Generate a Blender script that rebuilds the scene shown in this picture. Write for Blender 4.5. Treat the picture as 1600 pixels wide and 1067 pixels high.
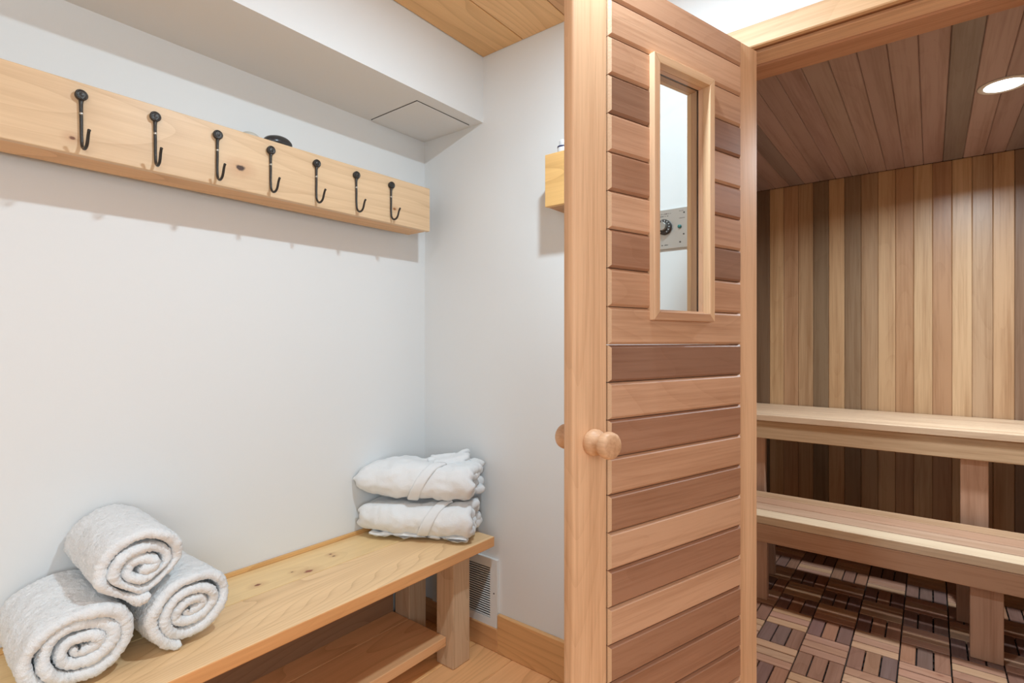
import bpy, bmesh, math, random
from mathutils import Vector, Matrix, noise

random.seed(7)
for o in list(bpy.data.objects):
    bpy.data.objects.remove(o)
S = bpy.context.scene
C = S.collection

# ------------------------------------------------------------------ camera
YAW = math.radians(38.25)
cam_d = bpy.data.cameras.new('camera')
cam_d.sensor_width = 36.0
cam_d.lens = 830.0 / 1600.0 * 36.0
cam_d.clip_start = 0.02
cam = bpy.data.objects.new('camera', cam_d)
cam.location = (0, 0, 1.2)
cam.rotation_euler = (math.radians(90), 0, YAW)
C.objects.link(cam)
S.camera = cam

# ------------------------------------------------------------------ world, exposure, light levels
world = bpy.data.worlds.new('world')
S.world = world
world.use_nodes = True
bg = world.node_tree.nodes['Background']
bg.inputs[0].default_value = (1.0, 0.98, 0.95, 1)
bg.inputs[1].default_value = 0.3
S.view_settings.view_transform = 'Standard'
S.view_settings.look = 'None'
S.view_settings.gamma = 1.0
S.view_settings.use_curve_mapping = False
S.view_settings.exposure = 0.0
ROOM_LIGHTS = [  # x, y, watts : downlights recessed in the pine ceiling
    (-0.50, 0.92, 18.5),
    (-0.50, -0.70, 6.5),  # unseen lamp added behind the camera for fill
    (-0.50, -1.90, 7.0),  # another added fill lamp, unseen and farther back
]
ROOM_COL = (0.71, 0.90, 1.02)
FILL_W = 48.0              # soft fill from a window added out of view in the right-hand wall
FILL_COL = (0.89, 0.97, 1.05)
WY0, WY1, WINZ0, WINZ1 = -1.75, 0.15, 0.85, 2.08
SAUNA_W = 24.0
SAUNA_COL = (0.88, 0.99, 1.06)

# ------------------------------------------------------------------ measures of the place (metres)
XL, XR = -1.736, 1.62          # left / right wall of the changing room
YN, YB = -2.45, 1.587          # near / back wall
ZC = 2.328                     # pine ceiling
BX, BZ = -1.398, 2.07          # bulkhead outer face, underside
SX0, SX1 = -0.98, 0.98         # sauna
SY0, SY1 = 1.79, 3.59
SZC = 2.145
OX0, OX1, OZ = -0.435, 0.27, 2.036   # doorway opening


def lin(c):
    c = c / 255.0
    return c / 12.92 if c <= 0.04045 else ((c + 0.055) / 1.055) ** 2.4


def rgb(r, g, b, k=1.0):
    return (lin(r) * k, lin(g) * k, lin(b) * k, 1.0)


# ------------------------------------------------------------------ materials
def base_mat(name):
    m = bpy.data.materials.new(name)
    m.use_nodes = True
    nt = m.node_tree
    nt.nodes.clear()
    out = nt.nodes.new('ShaderNodeOutputMaterial')
    p = nt.nodes.new('ShaderNodeBsdfPrincipled')
    nt.links.new(p.outputs[0], out.inputs[0])
    return m, nt, p, out


def plain(name, col, rough=0.5, metal=0.0, bump=0.0, bscale=200.0, spec=0.5, vary=0.0):
    m, nt, p, out = base_mat(name)
    p.inputs['Roughness'].default_value = rough
    p.inputs['Metallic'].default_value = metal
    p.inputs['Specular IOR Level'].default_value = spec
    N, L = nt.nodes, nt.links
    tc = N.new('ShaderNodeTexCoord')
    n = N.new('ShaderNodeTexNoise')
    n.inputs['Scale'].default_value = bscale
    n.inputs['Detail'].default_value = 4
    L.new(tc.outputs['Object'], n.inputs['Vector'])
    mx = N.new('ShaderNodeMix')
    mx.data_type = 'RGBA'
    mx.inputs[6].default_value = col
    mx.inputs[7].default_value = tuple(c * (1 - vary) for c in col[:3]) + (1,)
    L.new(n.outputs[0], mx.inputs[0])
    L.new(mx.outputs[2], p.inputs['Base Color'])
    if bump > 0:
        b = N.new('ShaderNodeBump')
        b.inputs['Strength'].default_value = bump
        b.inputs['Distance'].default_value = 0.002
        L.new(n.outputs[0], b.inputs['Height'])
        L.new(b.outputs[0], p.inputs['Normal'])
    return m


def wood(name, axis, grain=0.35, ring=0.25, ring_scale=9.0, knots=0.0, knot_scale=4.0, rough=0.45,
         fine=60.0, blotch=0.2, spec=0.4, stretch=0.05, bump=0.25, ring_count=26.0, knot_r=0.055, spots=(), ring_pow=4.0, tint=(1.0, 1.0, 1.0)):
    """Wood whose tone is the object's own colour; grain runs along local axis 0/1/2."""
    m, nt, p, out = base_mat(name)
    N, L = nt.nodes, nt.links
    p.inputs['Roughness'].default_value = rough
    p.inputs['Specular IOR Level'].default_value = spec
    tc = N.new('ShaderNodeTexCoord')
    oi = N.new('ShaderNodeObjectInfo')
    off = N.new('ShaderNodeVectorMath'); off.operation = 'SCALE'
    off.inputs[0].default_value = (13.7, 29.3, 17.1)
    L.new(oi.outputs['Random'], off.inputs['Scale'])

    def mathn(op, a, b=None, clamp=False):
        n = N.new('ShaderNodeMath'); n.operation = op; n.use_clamp = clamp
        for i, v in enumerate((a, b)):
            if v is None:
                continue
            if isinstance(v, (int, float)):
                n.inputs[i].default_value = v
            else:
                L.new(v, n.inputs[i])
        return n.outputs[0]

    def scaled(sc):
        v = N.new('ShaderNodeVectorMath'); v.operation = 'MULTIPLY'
        L.new(tc.outputs['Object'], v.inputs[0])
        v.inputs[1].default_value = sc
        a = N.new('ShaderNodeVectorMath'); a.operation = 'ADD'
        L.new(v.outputs[0], a.inputs[0]); L.new(off.outputs[0], a.inputs[1])
        return a.outputs[0]

    s_fine = [1.0, 1.0, 1.0]; s_fine[axis] = 0.025
    s_mid = [1.0, 1.0, 1.0]; s_mid[axis] = stretch
    # fine streaks
    nf = N.new('ShaderNodeTexNoise')
    nf.inputs['Scale'].default_value = fine * 2.2
    nf.inputs['Detail'].default_value = 5
    nf.inputs['Roughness'].default_value = 0.65
    L.new(scaled(s_fine), nf.inputs['Vector'])
    # broad streaks
    nb = N.new('ShaderNodeTexNoise')
    nb.inputs['Scale'].default_value = fine * 0.35
    nb.inputs['Detail'].default_value = 3
    L.new(scaled(s_mid), nb.inputs['Vector'])
    # growth rings: distorted distance field
    nd = N.new('ShaderNodeTexNoise')
    nd.inputs['Scale'].default_value = ring_scale * 0.42
    nd.inputs['Detail'].default_value = 1.5
    s_r = [1.0, 1.0, 1.0]; s_r[axis] = 0.16
    L.new(scaled(s_r), nd.inputs['Vector'])
    rr = mathn('MULTIPLY', nd.outputs[0], ring_count)
    rf = mathn('FRACT', rr)
    rs = mathn('POWER', rf, ring_pow)
    # knots
    fac_f = mathn('SUBTRACT', nf.outputs[0], 0.5)
    fac_b = mathn('SUBTRACT', nb.outputs[0], 0.5)
    t = mathn('ADD', mathn('MULTIPLY', fac_f, grain * 2.6), mathn('MULTIPLY', fac_b, blotch * 3.0))
    t = mathn('ADD', t, mathn('MULTIPLY', rs, ring))
    t = mathn('ADD', t, 0.14, clamp=True)
    mx = N.new('ShaderNodeMix'); mx.data_type = 'RGBA'
    L.new(t, mx.inputs[0])
    lo = N.new('ShaderNodeVectorMath'); lo.operation = 'MULTIPLY'
    lo.inputs[1].default_value = (1.08 * tint[0], 1.09 * tint[1], 1.10 * tint[2])
    hi = N.new('ShaderNodeVectorMath'); hi.operation = 'MULTIPLY'
    hi.inputs[1].default_value = (0.62 * tint[0], 0.50 * tint[1], 0.40 * tint[2])
    L.new(oi.outputs['Color'], lo.inputs[0]); L.new(oi.outputs['Color'], hi.inputs[0])
    L.new(lo.outputs[0], mx.inputs[6]); L.new(hi.outputs[0], mx.inputs[7])
    col = mx.outputs[2]
    if knots > 0:
        s_k = [1.0, 1.0, 1.0]; s_k[axis] = 0.55
        vo = N.new('ShaderNodeTexVoronoi')
        vo.inputs['Scale'].default_value = knot_scale
        L.new(scaled(s_k), vo.inputs['Vector'])
        n2 = N.new('ShaderNodeTexNoise'); n2.inputs['Scale'].default_value = 25
        L.new(scaled(s_k), n2.inputs['Vector'])
        d = mathn('ADD', vo.outputs['Distance'], mathn('MULTIPLY', mathn('SUBTRACT', n2.outputs[0], 0.5), 0.05))
        kf = N.new('ShaderNodeMapRange')
        kf.inputs['From Min'].default_value = knot_r * 1.25; kf.inputs['From Max'].default_value = knot_r * .7
        L.new(d, kf.inputs['Value'])
        halo = N.new('ShaderNodeMapRange')
        halo.inputs['From Min'].default_value = knot_r * 4; halo.inputs['From Max'].default_value = knot_r
        halo.inputs['To Max'].default_value = 0.35
        L.new(d, halo.inputs['Value'])
        km = N.new('ShaderNodeMix'); km.data_type = 'RGBA'
        L.new(mathn('MULTIPLY', halo.outputs[0], knots, True), km.inputs[0]); L.new(col, km.inputs[6])
        h2 = N.new('ShaderNodeVectorMath'); h2.operation = 'MULTIPLY'
        h2.inputs[1].default_value = (0.75, 0.5, 0.38)
        L.new(oi.outputs['Color'], h2.inputs[0]); L.new(h2.outputs[0], km.inputs[7])
        k2 = N.new('ShaderNodeMix'); k2.data_type = 'RGBA'
        L.new(mathn('MULTIPLY', kf.outputs[0], knots, True), k2.inputs[0]); L.new(km.outputs[2], k2.inputs[6])
        k2.inputs[7].default_value = rgb(118, 62, 40)
        col = k2.outputs[2]
    for (sx, sy, sz, sr, core) in spots:
        sub = N.new('ShaderNodeVectorMath'); sub.operation = 'SUBTRACT'
        L.new(tc.outputs['Object'], sub.inputs[0]); sub.inputs[1].default_value = (sx, sy, sz)
        scl = N.new('ShaderNodeVectorMath'); scl.operation = 'MULTIPLY'
        L.new(sub.outputs[0], scl.inputs[0]); k_ = [1.0, 1.0, 1.0]; k_[axis] = 0.7; scl.inputs[1].default_value = k_
        ln = N.new('ShaderNodeVectorMath'); ln.operation = 'LENGTH'; L.new(scl.outputs[0], ln.inputs[0])
        n3 = N.new('ShaderNodeTexNoise'); n3.inputs['Scale'].default_value = 70; L.new(tc.outputs['Object'], n3.inputs['Vector'])
        d_ = mathn('ADD', ln.outputs['Value'], mathn('MULTIPLY', mathn('SUBTRACT', n3.outputs[0], 0.5), sr * 1.2))
        for (a0, a1, mxv, cc) in ((sr * 4.5, sr, 0.32, rgb(176, 108, 66)), (sr * 1.25, sr * 0.75, 0.95, core)):
            mr = N.new('ShaderNodeMapRange'); mr.inputs['From Min'].default_value = a0; mr.inputs['From Max'].default_value = a1
            mr.inputs['To Max'].default_value = mxv; L.new(d_, mr.inputs['Value'])
            m3 = N.new('ShaderNodeMix'); m3.data_type = 'RGBA'; L.new(mr.outputs[0], m3.inputs[0]); L.new(col, m3.inputs[6])
            m3.inputs[7].default_value = cc
            col = m3.outputs[2]
    L.new(col, p.inputs['Base Color'])
    if bump > 0:
        b = N.new('ShaderNodeBump')
        b.inputs['Strength'].default_value = bump
        b.inputs['Distance'].default_value = 0.0012
        L.new(nf.outputs[0], b.inputs['Height'])
        L.new(b.outputs[0], p.inputs['Normal'])
    return m


M = {}
M['wall'] = plain('white_wall_paint', rgb(230, 231, 231), 0.62, bump=0.05, bscale=260, vary=0.015)
for ax, n in enumerate('xyz'):
    M['pine_' + n] = wood('pine_' + n, ax, grain=0.20, ring=0.34, ring_scale=7.0, knots=0.85, knot_scale=3.6, rough=0.42, blotch=0.16)
    M['cedar_' + n] = wood('cedar_' + n, ax, grain=0.52, ring=0.14, ring_scale=8.0, knots=0.0, rough=0.5, blotch=0.42)
    M['gloss_cedar_' + n] = wood('gloss_cedar_' + n, ax, grain=0.5, ring=0.14, ring_scale=8.0, knots=0.0, rough=0.34, blotch=0.62, spec=0.5)
    M['post_' + n] = wood('weathered_post_' + n, ax, grain=0.45, ring=0.25, ring_scale=9.0, knots=0.7, knot_scale=7, rough=0.6, blotch=0.25)
# boards whose knots can be picked out in the room
M['rail_pine'] = wood('rail_pine', 1, grain=0.22, ring=0.22, ring_scale=7.0, rough=0.42, blotch=0.24,
                      spots=((0.01, 0.3655, -0.0213, 0.0085, rgb(58, 34, 28)), (0.01, -0.02, -0.05, 0.004, rgb(120, 70, 44)), (0.01, 0.93, -0.03, 0.004, rgb(150, 96, 52))))
M['bench_front'] = wood('bench_front_pine', 1, grain=0.22, ring=0.42, ring_scale=6.0, rough=0.42, blotch=0.18, ring_count=70.0, ring_pow=7.0)
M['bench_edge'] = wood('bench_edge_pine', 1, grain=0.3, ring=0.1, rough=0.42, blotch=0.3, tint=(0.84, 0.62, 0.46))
M['bench_rear'] = wood('bench_rear_pine', 1, grain=0.2, ring=0.12, ring_scale=7.0, rough=0.42, blotch=0.2,
                       spots=((0.066, 0.541, 0.019, 0.009, rgb(150, 76, 52)), (0.0, 0.664, 0.019, 0.004, rgb(130, 74, 46)),
                              (0.023, 0.662, 0.019, 0.0035, rgb(120, 70, 44)), (0.033, 0.393, 0.019, 0.006, rgb(140, 76, 50)), (0.03, 0.506, 0.019, 0.003, rgb(130, 84, 50))))
M['iron'] = plain('black_iron', rgb(70, 67, 64), 0.36, 0.55, bump=0.4, bscale=300, vary=0.4)
M['steel'] = plain('brushed_steel', rgb(205, 205, 202), 0.34, 0.85, bump=0.05, bscale=500, vary=0.05)
M['screw'] = plain('screw_steel', rgb(190, 190, 186), 0.3, 0.9)
M['terry'] = plain('white_terry', rgb(240, 241, 242), 0.95, bump=0.9, bscale=420, spec=0.05, vary=0.06)
M['vent'] = plain('white_enamel', rgb(232, 231, 228), 0.4, vary=0.02)
M['dark'] = plain('dark_void', rgb(45, 40, 36), 0.8)
M['duct'] = plain('grey_duct', rgb(112, 108, 102), 0.7)
M['black_plastic'] = plain('black_plastic', rgb(38, 37, 37), 0.4)
M['dial_black'] = plain('dial_black', rgb(52, 50, 50), 0.5)
M['white_print'] = plain('white_print', rgb(225, 225, 222), 0.5)
M['dark_print'] = plain('dark_print', rgb(70, 68, 66), 0.5)
M['teal'] = plain('teal_lens', rgb(30, 110, 108), 0.25)
M['stone_black'] = plain('black_stone', rgb(58, 57, 58), 0.28, bump=0.1, bscale=60, vary=0.3)
M['stone_white'] = plain('white_stone', rgb(205, 202, 192), 0.45, bump=0.1, bscale=60, vary=0.15)
M['bottle'] = plain('white_bottle', rgb(226, 228, 232), 0.3)
M['bottle_band'] = plain('navy_band', rgb(48, 52, 92), 0.3)
M['end_grain'] = plain('cedar_end_grain', rgb(214, 176, 140), 0.6, bump=0.2, bscale=300, vary=0.2)


def emit(name, col, s):
    m = bpy.data.materials.new(name); m.use_nodes = True
    nt = m.node_tree; nt.nodes.clear()
    o = nt.nodes.new('ShaderNodeOutputMaterial'); e = nt.nodes.new('ShaderNodeEmission')
    e.inputs[0].default_value = (*col, 1); e.inputs[1].default_value = s
    nt.links.new(e.outputs[0], o.inputs[0])
    return m


M['lens'] = emit('lit_lens', (1.0, 0.98, 0.95), 9.0)


def glass():
    m = bpy.data.materials.new('window_glass'); m.use_nodes = True
    nt = m.node_tree; nt.nodes.clear()
    o = nt.nodes.new('ShaderNodeOutputMaterial')
    t = nt.nodes.new('ShaderNodeBsdfTransparent'); t.inputs[0].default_value = (0.95, 0.965, 0.955, 1)
    g = nt.nodes.new('ShaderNodeBsdfGlossy'); g.inputs['Roughness'].default_value = 0.02
    lw = nt.nodes.new('ShaderNodeLayerWeight'); lw.inputs[0].default_value = 0.12
    f = nt.nodes.new('ShaderNodeMath'); f.operation = 'MULTIPLY'; f.inputs[1].default_value = 0.25
    nt.links.new(lw.outputs['Facing'], f.inputs[0])
    mx = nt.nodes.new('ShaderNodeMixShader')
    nt.links.new(f.outputs[0], mx.inputs[0]); nt.links.new(t.outputs[0], mx.inputs[1])
    nt.links.new(g.outputs[0], mx.inputs[2]); nt.links.new(mx.outputs[0], o.inputs[0])
    return m


M['glass'] = glass()

# ------------------------------------------------------------------ builders


def mesh_obj(name, bm, mat, parent=None, col=None, smooth=False, loc=None, rot=None):
    me = bpy.data.meshes.new(name)
    bmesh.ops.recalc_face_normals(bm, faces=bm.faces)
    bm.to_mesh(me); bm.free()
    if smooth:
        for pl in me.polygons:
            pl.use_smooth = True
    me.materials.append(M[mat] if isinstance(mat, str) else mat)
    o = bpy.data.objects.new(name, me)
    C.objects.link(o)
    if parent:
        o.parent = parent
    if col:
        o.color = col
    if loc:
        o.location = loc
    if rot:
        o.rotation_euler = rot
    return o


def add_box(bm, x0, x1, y0, y1, z0, z1, bev=0.0, seg=1):
    r = bmesh.ops.create_cube(bm, size=1.0)
    for v in r['verts']:
        v.co = Vector((x0 + (v.co.x + .5) * (x1 - x0), y0 + (v.co.y + .5) * (y1 - y0), z0 + (v.co.z + .5) * (z1 - z0)))
    if bev > 0:
        es = list({e for v in r['verts'] for e in v.link_edges})
        bmesh.ops.bevel(bm, geom=es, offset=bev, segments=seg, affect='EDGES', profile=0.5)
    return bm


def box(name, x0, x1, y0, y1, z0, z1, mat, parent=None, col=None, bev=0.0, seg=1, centre=True):
    """Box with its origin at its own centre, so wood grain is local."""
    bm = bmesh.new()
    cx, cy, cz = (x0 + x1) / 2, (y0 + y1) / 2, (z0 + z1) / 2
    add_box(bm, x0 - cx, x1 - cx, y0 - cy, y1 - cy, z0 - cz, z1 - cz, bev, seg)
    return mesh_obj(name, bm, mat, parent, col, loc=(cx, cy, cz))


def add_tube(bm, pts, radii, seg=12, cap=True):
    rings = []
    n = len(pts)
    prev_n = None
    for i, p in enumerate(pts):
        p = Vector(p)
        a = Vector(pts[max(i - 1, 0)]); b = Vector(pts[min(i + 1, n - 1)])
        t = (b - a).normalized()
        if prev_n is None:
            ref = Vector((0, 1, 0)) if abs(t.y) < .9 else Vector((1, 0, 0))
            nn = t.cross(ref).normalized()
        else:
            nn = (prev_n - t * prev_n.dot(t)).normalized()
        prev_n = nn
        bb = t.cross(nn)
        r = radii[i] if isinstance(radii, (list, tuple)) else radii
        rings.append([bm.verts.new(p + (nn * math.cos(2 * math.pi * k / seg) + bb * math.sin(2 * math.pi * k / seg)) * r) for k in range(seg)])
    for i in range(n - 1):
        for k in range(seg):
            bm.faces.new((rings[i][k], rings[i][(k + 1) % seg], rings[i + 1][(k + 1) % seg], rings[i + 1][k]))
    if cap:
        bm.faces.new(rings[0]); bm.faces.new(rings[-1])
    return bm


def add_lathe(bm, prof, seg=32, M4=None):
    """prof: list of (radius, axial) ; axis +Z then transformed by M4."""
    rings = []
    for r, a in prof:
        if r < 1e-6:
            v = bm.verts.new(Vector((0, 0, a)))
            rings.append([v])
        else:
            rings.append([bm.verts.new(Vector((r * math.cos(2 * math.pi * k / seg), r * math.sin(2 * math.pi * k / seg), a))) for k in range(seg)])
    for A, B in zip(rings, rings[1:]):
        for k in range(seg):
            k2 = (k + 1) % seg
            if len(A) == 1 and len(B) == 1:
                continue
            if len(A) == 1:
                bm.faces.new((A[0], B[k], B[k2]))
            elif len(B) == 1:
                bm.faces.new((A[k], A[k2], B[0]))
            else:
                bm.faces.new((A[k], A[k2], B[k2], B[k]))
    if M4:
        vs = [v for R_ in rings for v in R_]
        bmesh.ops.transform(bm, matrix=M4, verts=vs)
    return bm


def empty(name, loc=(0, 0, 0), rot=(0, 0, 0)):
    o = bpy.data.objects.new(name, None)
    o.empty_display_size = 0.05
    o.location = loc; o.rotation_euler = rot
    C.objects.link(o)
    return o


def tag(o, label=None, cat=None, group=None, kind=None):
    if label: o['label'] = label
    if cat: o['category'] = cat
    if group: o['group'] = group
    if kind: o['kind'] = kind
    return o


def smooth_angle(o, ang=40):
    me = o.data
    for p in me.polygons:
        p.use_smooth = True
    try:
        me.set_sharp_from_angle(angle=math.radians(ang))
    except Exception:
        pass


def jit(c, a=0.05):
    k = 1 + random.uniform(-a, a)
    return (c[0] * k, c[1] * k * (1 + random.uniform(-a, a) * .3), c[2] * k * (1 + random.uniform(-a, a) * .5), 1)


# palette (surface colours)
PINE = rgb(216, 171, 114)
PINE_CEIL = rgb(218, 166, 112)
PINE_FLOOR = rgb(240, 184, 126)
CEDAR_L = rgb(201, 158, 125)
CEDAR_M = rgb(184, 140, 109)
CEDAR_D = rgb(154, 110, 86)
STILE = rgb(222, 180, 142)

# ------------------------------------------------------------------ room shell
def wallbox(name, x0, x1, y0, y1, z0, z1, mat='wall'):
    bm = bmesh.new(); add_box(bm, x0, x1, y0, y1, z0, z1)
    return tag(mesh_obj(name, bm, mat), kind='structure')


wallbox('wall_left', XL - .1, XL, YN - .1, YB + .1, 0, ZC + .1)
bm = bmesh.new()
add_box(bm, XR, XR + .1, YN - .1, WY0, 0, ZC + .1)
add_box(bm, XR, XR + .1, WY1, YB + .1, 0, ZC + .1)
add_box(bm, XR, XR + .1, WY0, WY1, 0, WINZ0)
add_box(bm, XR, XR + .1, WY0, WY1, WINZ1, ZC + .1)
tag(mesh_obj('wall_right', bm, 'wall'), kind='structure')
wallbox('wall_near', XL, XR, YN - .1, YN, 0, ZC + .1)
bm = bmesh.new()
add_box(bm, XL, OX0 - .012, YB, YB + .113, 0, ZC + .1)
add_box(bm, OX1 + .012, XR, YB, YB + .113, 0, ZC + .1)
add_box(bm, OX0 - .012, OX1 + .012, YB, YB + .113, OZ + .014, ZC + .1)
tag(mesh_obj('wall_back', bm, 'wall'), kind='structure')

bm = bmesh.new()
add_box(bm, XL, BX, YN, YB, BZ, ZC + .02)
bulk = tag(mesh_obj('wall_bulkhead', bm, 'wall'), kind='structure')
# access panel let into the bulkhead's underside
bm = bmesh.new()
add_box(bm, -.131, .131, -.137, .137, -.003, .0005, .0015)
p = mesh_obj('access_panel', bm, 'wall', bulk, loc=(-1.589, 1.432, BZ - .0005))
p['label'] = 'flush white access panel'
bm = bmesh.new()
for (a, b, c, d) in ((-.1335, .1335, -.1395, -.137), (-.1335, -.131, -.137, .137), (.131, .1335, -.137, .137)):
    add_box(bm, a, b, c, d, -.0012, .0003)
mesh_obj('panel_gap', bm, 'dark', bulk, loc=(-1.589, 1.432, BZ - .0002))

# pine ceiling
ceil = wallbox('ceiling', BX, XR, YN, YB, ZC + .02, ZC + .1, 'dark')
x = BX
i = 0
cols = [rgb(226, 180, 124), rgb(232, 186, 132), rgb(208, 160, 114)]
while x < XR - .01:
    w = min(.2, XR - x)
    bm = bmesh.new()
    add_box(bm, -w / 2 + .0012, w / 2 - .0012, -(YB - YN) / 2, (YB - YN) / 2, -.01, .01, .003)
    mesh_obj('ceiling_plank', bm, 'pine_y', ceil, cols[i] if i < 3 else jit(PINE_CEIL, .08), loc=(x + w / 2, (YB + YN) / 2, ZC + .01))
    x += .2; i += 1

# pine floor
floor = wallbox('floor', XL, XR, YN, YB, -.1, -.02, 'dark')
x = XL - .05
while x < XR:
    x0, x1 = max(x, XL), min(x + .182, XR)
    w = x1 - x0
    bm = bmesh.new()
    add_box(bm, -w / 2 + .0008, w / 2 - .0008, -(YB - YN) / 2, (YB - YN) / 2, -.01, .01, .002)
    mesh_obj('floor_plank', bm, 'pine_y', floor, jit(PINE_FLOOR, .1), loc=((x0 + x1) / 2, (YB + YN) / 2, -.01))
    x += .182

# baseboards
b = empty('baseboard_back', (-.85, YB - .009, 0)); tag(b, kind='structure')
box('board', -1.311 + .85, OX0 - .065 + .85, -.009, .009, 0, .1485, 'pine_x', b, rgb(222, 172, 118), .003)
box('low_board', XL + .02 + .85, -1.3115 + .85, -.008, .009, 0, .091, 'pine_x', b, rgb(214, 162, 112), .003)
b = empty('baseboard_right', (XR - .009, 0, 0)); tag(b, kind='structure')
box('board', -.009, .009, YN, YB - .02, 0, .1485, 'pine_y', b, rgb(199, 153, 105), .003)
b = empty('baseboard_left', (XL + .009, 0, 0)); tag(b, kind='structure')
box('board', -.009, .009, YN, YB - .001, 0, .091, 'pine_y', b, rgb(190, 143, 100), .003)
b = empty('baseboard_right_of_door', (.95, YB - .009, 0)); tag(b, kind='structure')
box('board', OX1 + .065 - .95, XR - .02 - .95, -.009, .009, 0, .1485, 'pine_x', b, rgb(199, 153, 105), .003)

# unseen fill window added in the right-hand wall (behind and beside the camera)
win = tag(empty('fill_window_1', (XR, (WY0 + WY1) / 2, WINZ0)), kind='structure')
wl = (WY1 - WY0) / 2; wh = WINZ1 - WINZ0
for (a, b_, c, d, ax) in ((-wl, wl, 0, .05, 'y'), (-wl, wl, wh - .05, wh, 'y'), (-wl, -wl + .05, .05, wh - .05, 'z'), (wl - .05, wl, .05, wh - .05, 'z'), (-.025, .025, .05, wh - .05, 'z')):
    box('fill_window_frame', .02, .06, a, b_, c, d, 'pine_' + ax, win, PINE, .003)
bm = bmesh.new(); add_box(bm, .038, .042, -wl + .05, wl - .05, .05, wh - .05)
mesh_obj('fill_window_pane', bm, 'glass', win)
ld = bpy.data.lights.new('window_fill_light', 'AREA')
ld.shape = 'RECTANGLE'; ld.size = WY1 - WY0; ld.size_y = wh; ld.energy = FILL_W; ld.color = FILL_COL
lo = bpy.data.objects.new('window_fill_light', ld); C.objects.link(lo)
lo.parent = win; lo.location = (.11, 0, wh / 2); lo.rotation_euler = (math.radians(90), 0, math.radians(90))

# ------------------------------------------------------------------ doorway frame
t1 = empty('trim_1', (-.08, YB, 2.05)); tag(t1, kind='structure')
def tb(name, parent, x0, x1, y0, y1, z0, z1, mat, col, bev=.0015):
    px, py, pz = parent.location
    return box(name, x0 - px, x1 - px, y0 - py, y1 - py, z0 - pz, z1 - pz, mat, parent, col, bev)
TR = rgb(208, 165, 124)
tb('head_casing', t1, -.49, OX1 + .06, YB - .02, YB, 2.016, 2.078, 'cedar_x', rgb(221, 181, 138), .003)
tb('casing', t1, -.49, -.425, YB - .02, YB, 0, 2.0155, 'cedar_z', TR, .003)
tb('casing', t1, OX1 - .005, OX1 + .06, YB - .02, YB, 0, 2.0155, 'cedar_z', TR, .003)
tb('head_jamb', t1, OX0, OX1, YB, YB + .113, OZ, OZ + .014, 'cedar_x', rgb(170, 126, 95))
tb('jamb', t1, OX0 - .012, OX0, YB, YB + .113, 0, OZ + .014, 'cedar_z', CEDAR_M)
tb('jamb', t1, OX1, OX1 + .012, YB, YB + .113, 0, OZ + .014, 'cedar_z', CEDAR_M)
tb('door_stop', t1, OX0 + .0005, OX1 - .0005, YB + .043, YB + .113, 2.026, 2.0358, 'cedar_x', rgb(236, 200, 166))
tb('inner_head_casing', t1, OX0 - .06, OX1 + .06, YB + .1135, SY0 - .001, 2.0195, 2.075, 'cedar_x', rgb(190, 142, 109))
tb('inner_casing', t1, OX0 - .06, OX0 - .01, YB + .1135, SY0 - .001, 0, 2.022, 'cedar_z', CEDAR_M)
tb('inner_casing', t1, OX1 + .01, OX1 + .06, YB + .1135, SY0 - .001, 0, 2.022, 'cedar_z', CEDAR_M)

# ------------------------------------------------------------------ sauna shell
def planked(name, make, n, colfn, mat):
    pass

wb = wallbox('wall_sauna_back', SX0, SX1, SY1 + .012, SY1 + .08, 0, SZC + .1, 'dark')
tones = [rgb(118, 96, 76), rgb(203, 170, 131), rgb(183, 146, 113), rgb(179, 148, 115), rgb(131, 110, 87), rgb(188, 154, 117),
         rgb(142, 118, 93), rgb(168, 138, 107), rgb(192, 158, 121), rgb(177, 138, 103), rgb(195, 162, 125), rgb(175, 136, 103),
         rgb(205, 172, 135), rgb(185, 154, 123), rgb(195, 160, 125), rgb(141, 114, 93), rgb(179, 146, 114), rgb(195, 162, 125)]
PW = .0795
k0 = math.floor((SX0 + .788) / PW)
k = k0
pm = None
while -.788 + PW * k < SX1 - .002:
    x0 = max(-.788 + PW * k, SX0); x1 = min(-.788 + PW * (k + 1), SX1)
    idx = k + 1
    col = tones[idx] if 0 <= idx < len(tones) else jit(random.choice(tones), .06)
    bm = bmesh.new(); w = x1 - x0
    add_box(bm, -w / 2 + .0004, w / 2 - .0004, -.006, .006, -SZC / 2, SZC / 2, .0028)
    mesh_obj('wall_plank', bm, 'gloss_cedar_z', wb, col, loc=((x0 + x1) / 2, SY1 + .006, SZC / 2))
    k += 1

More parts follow.
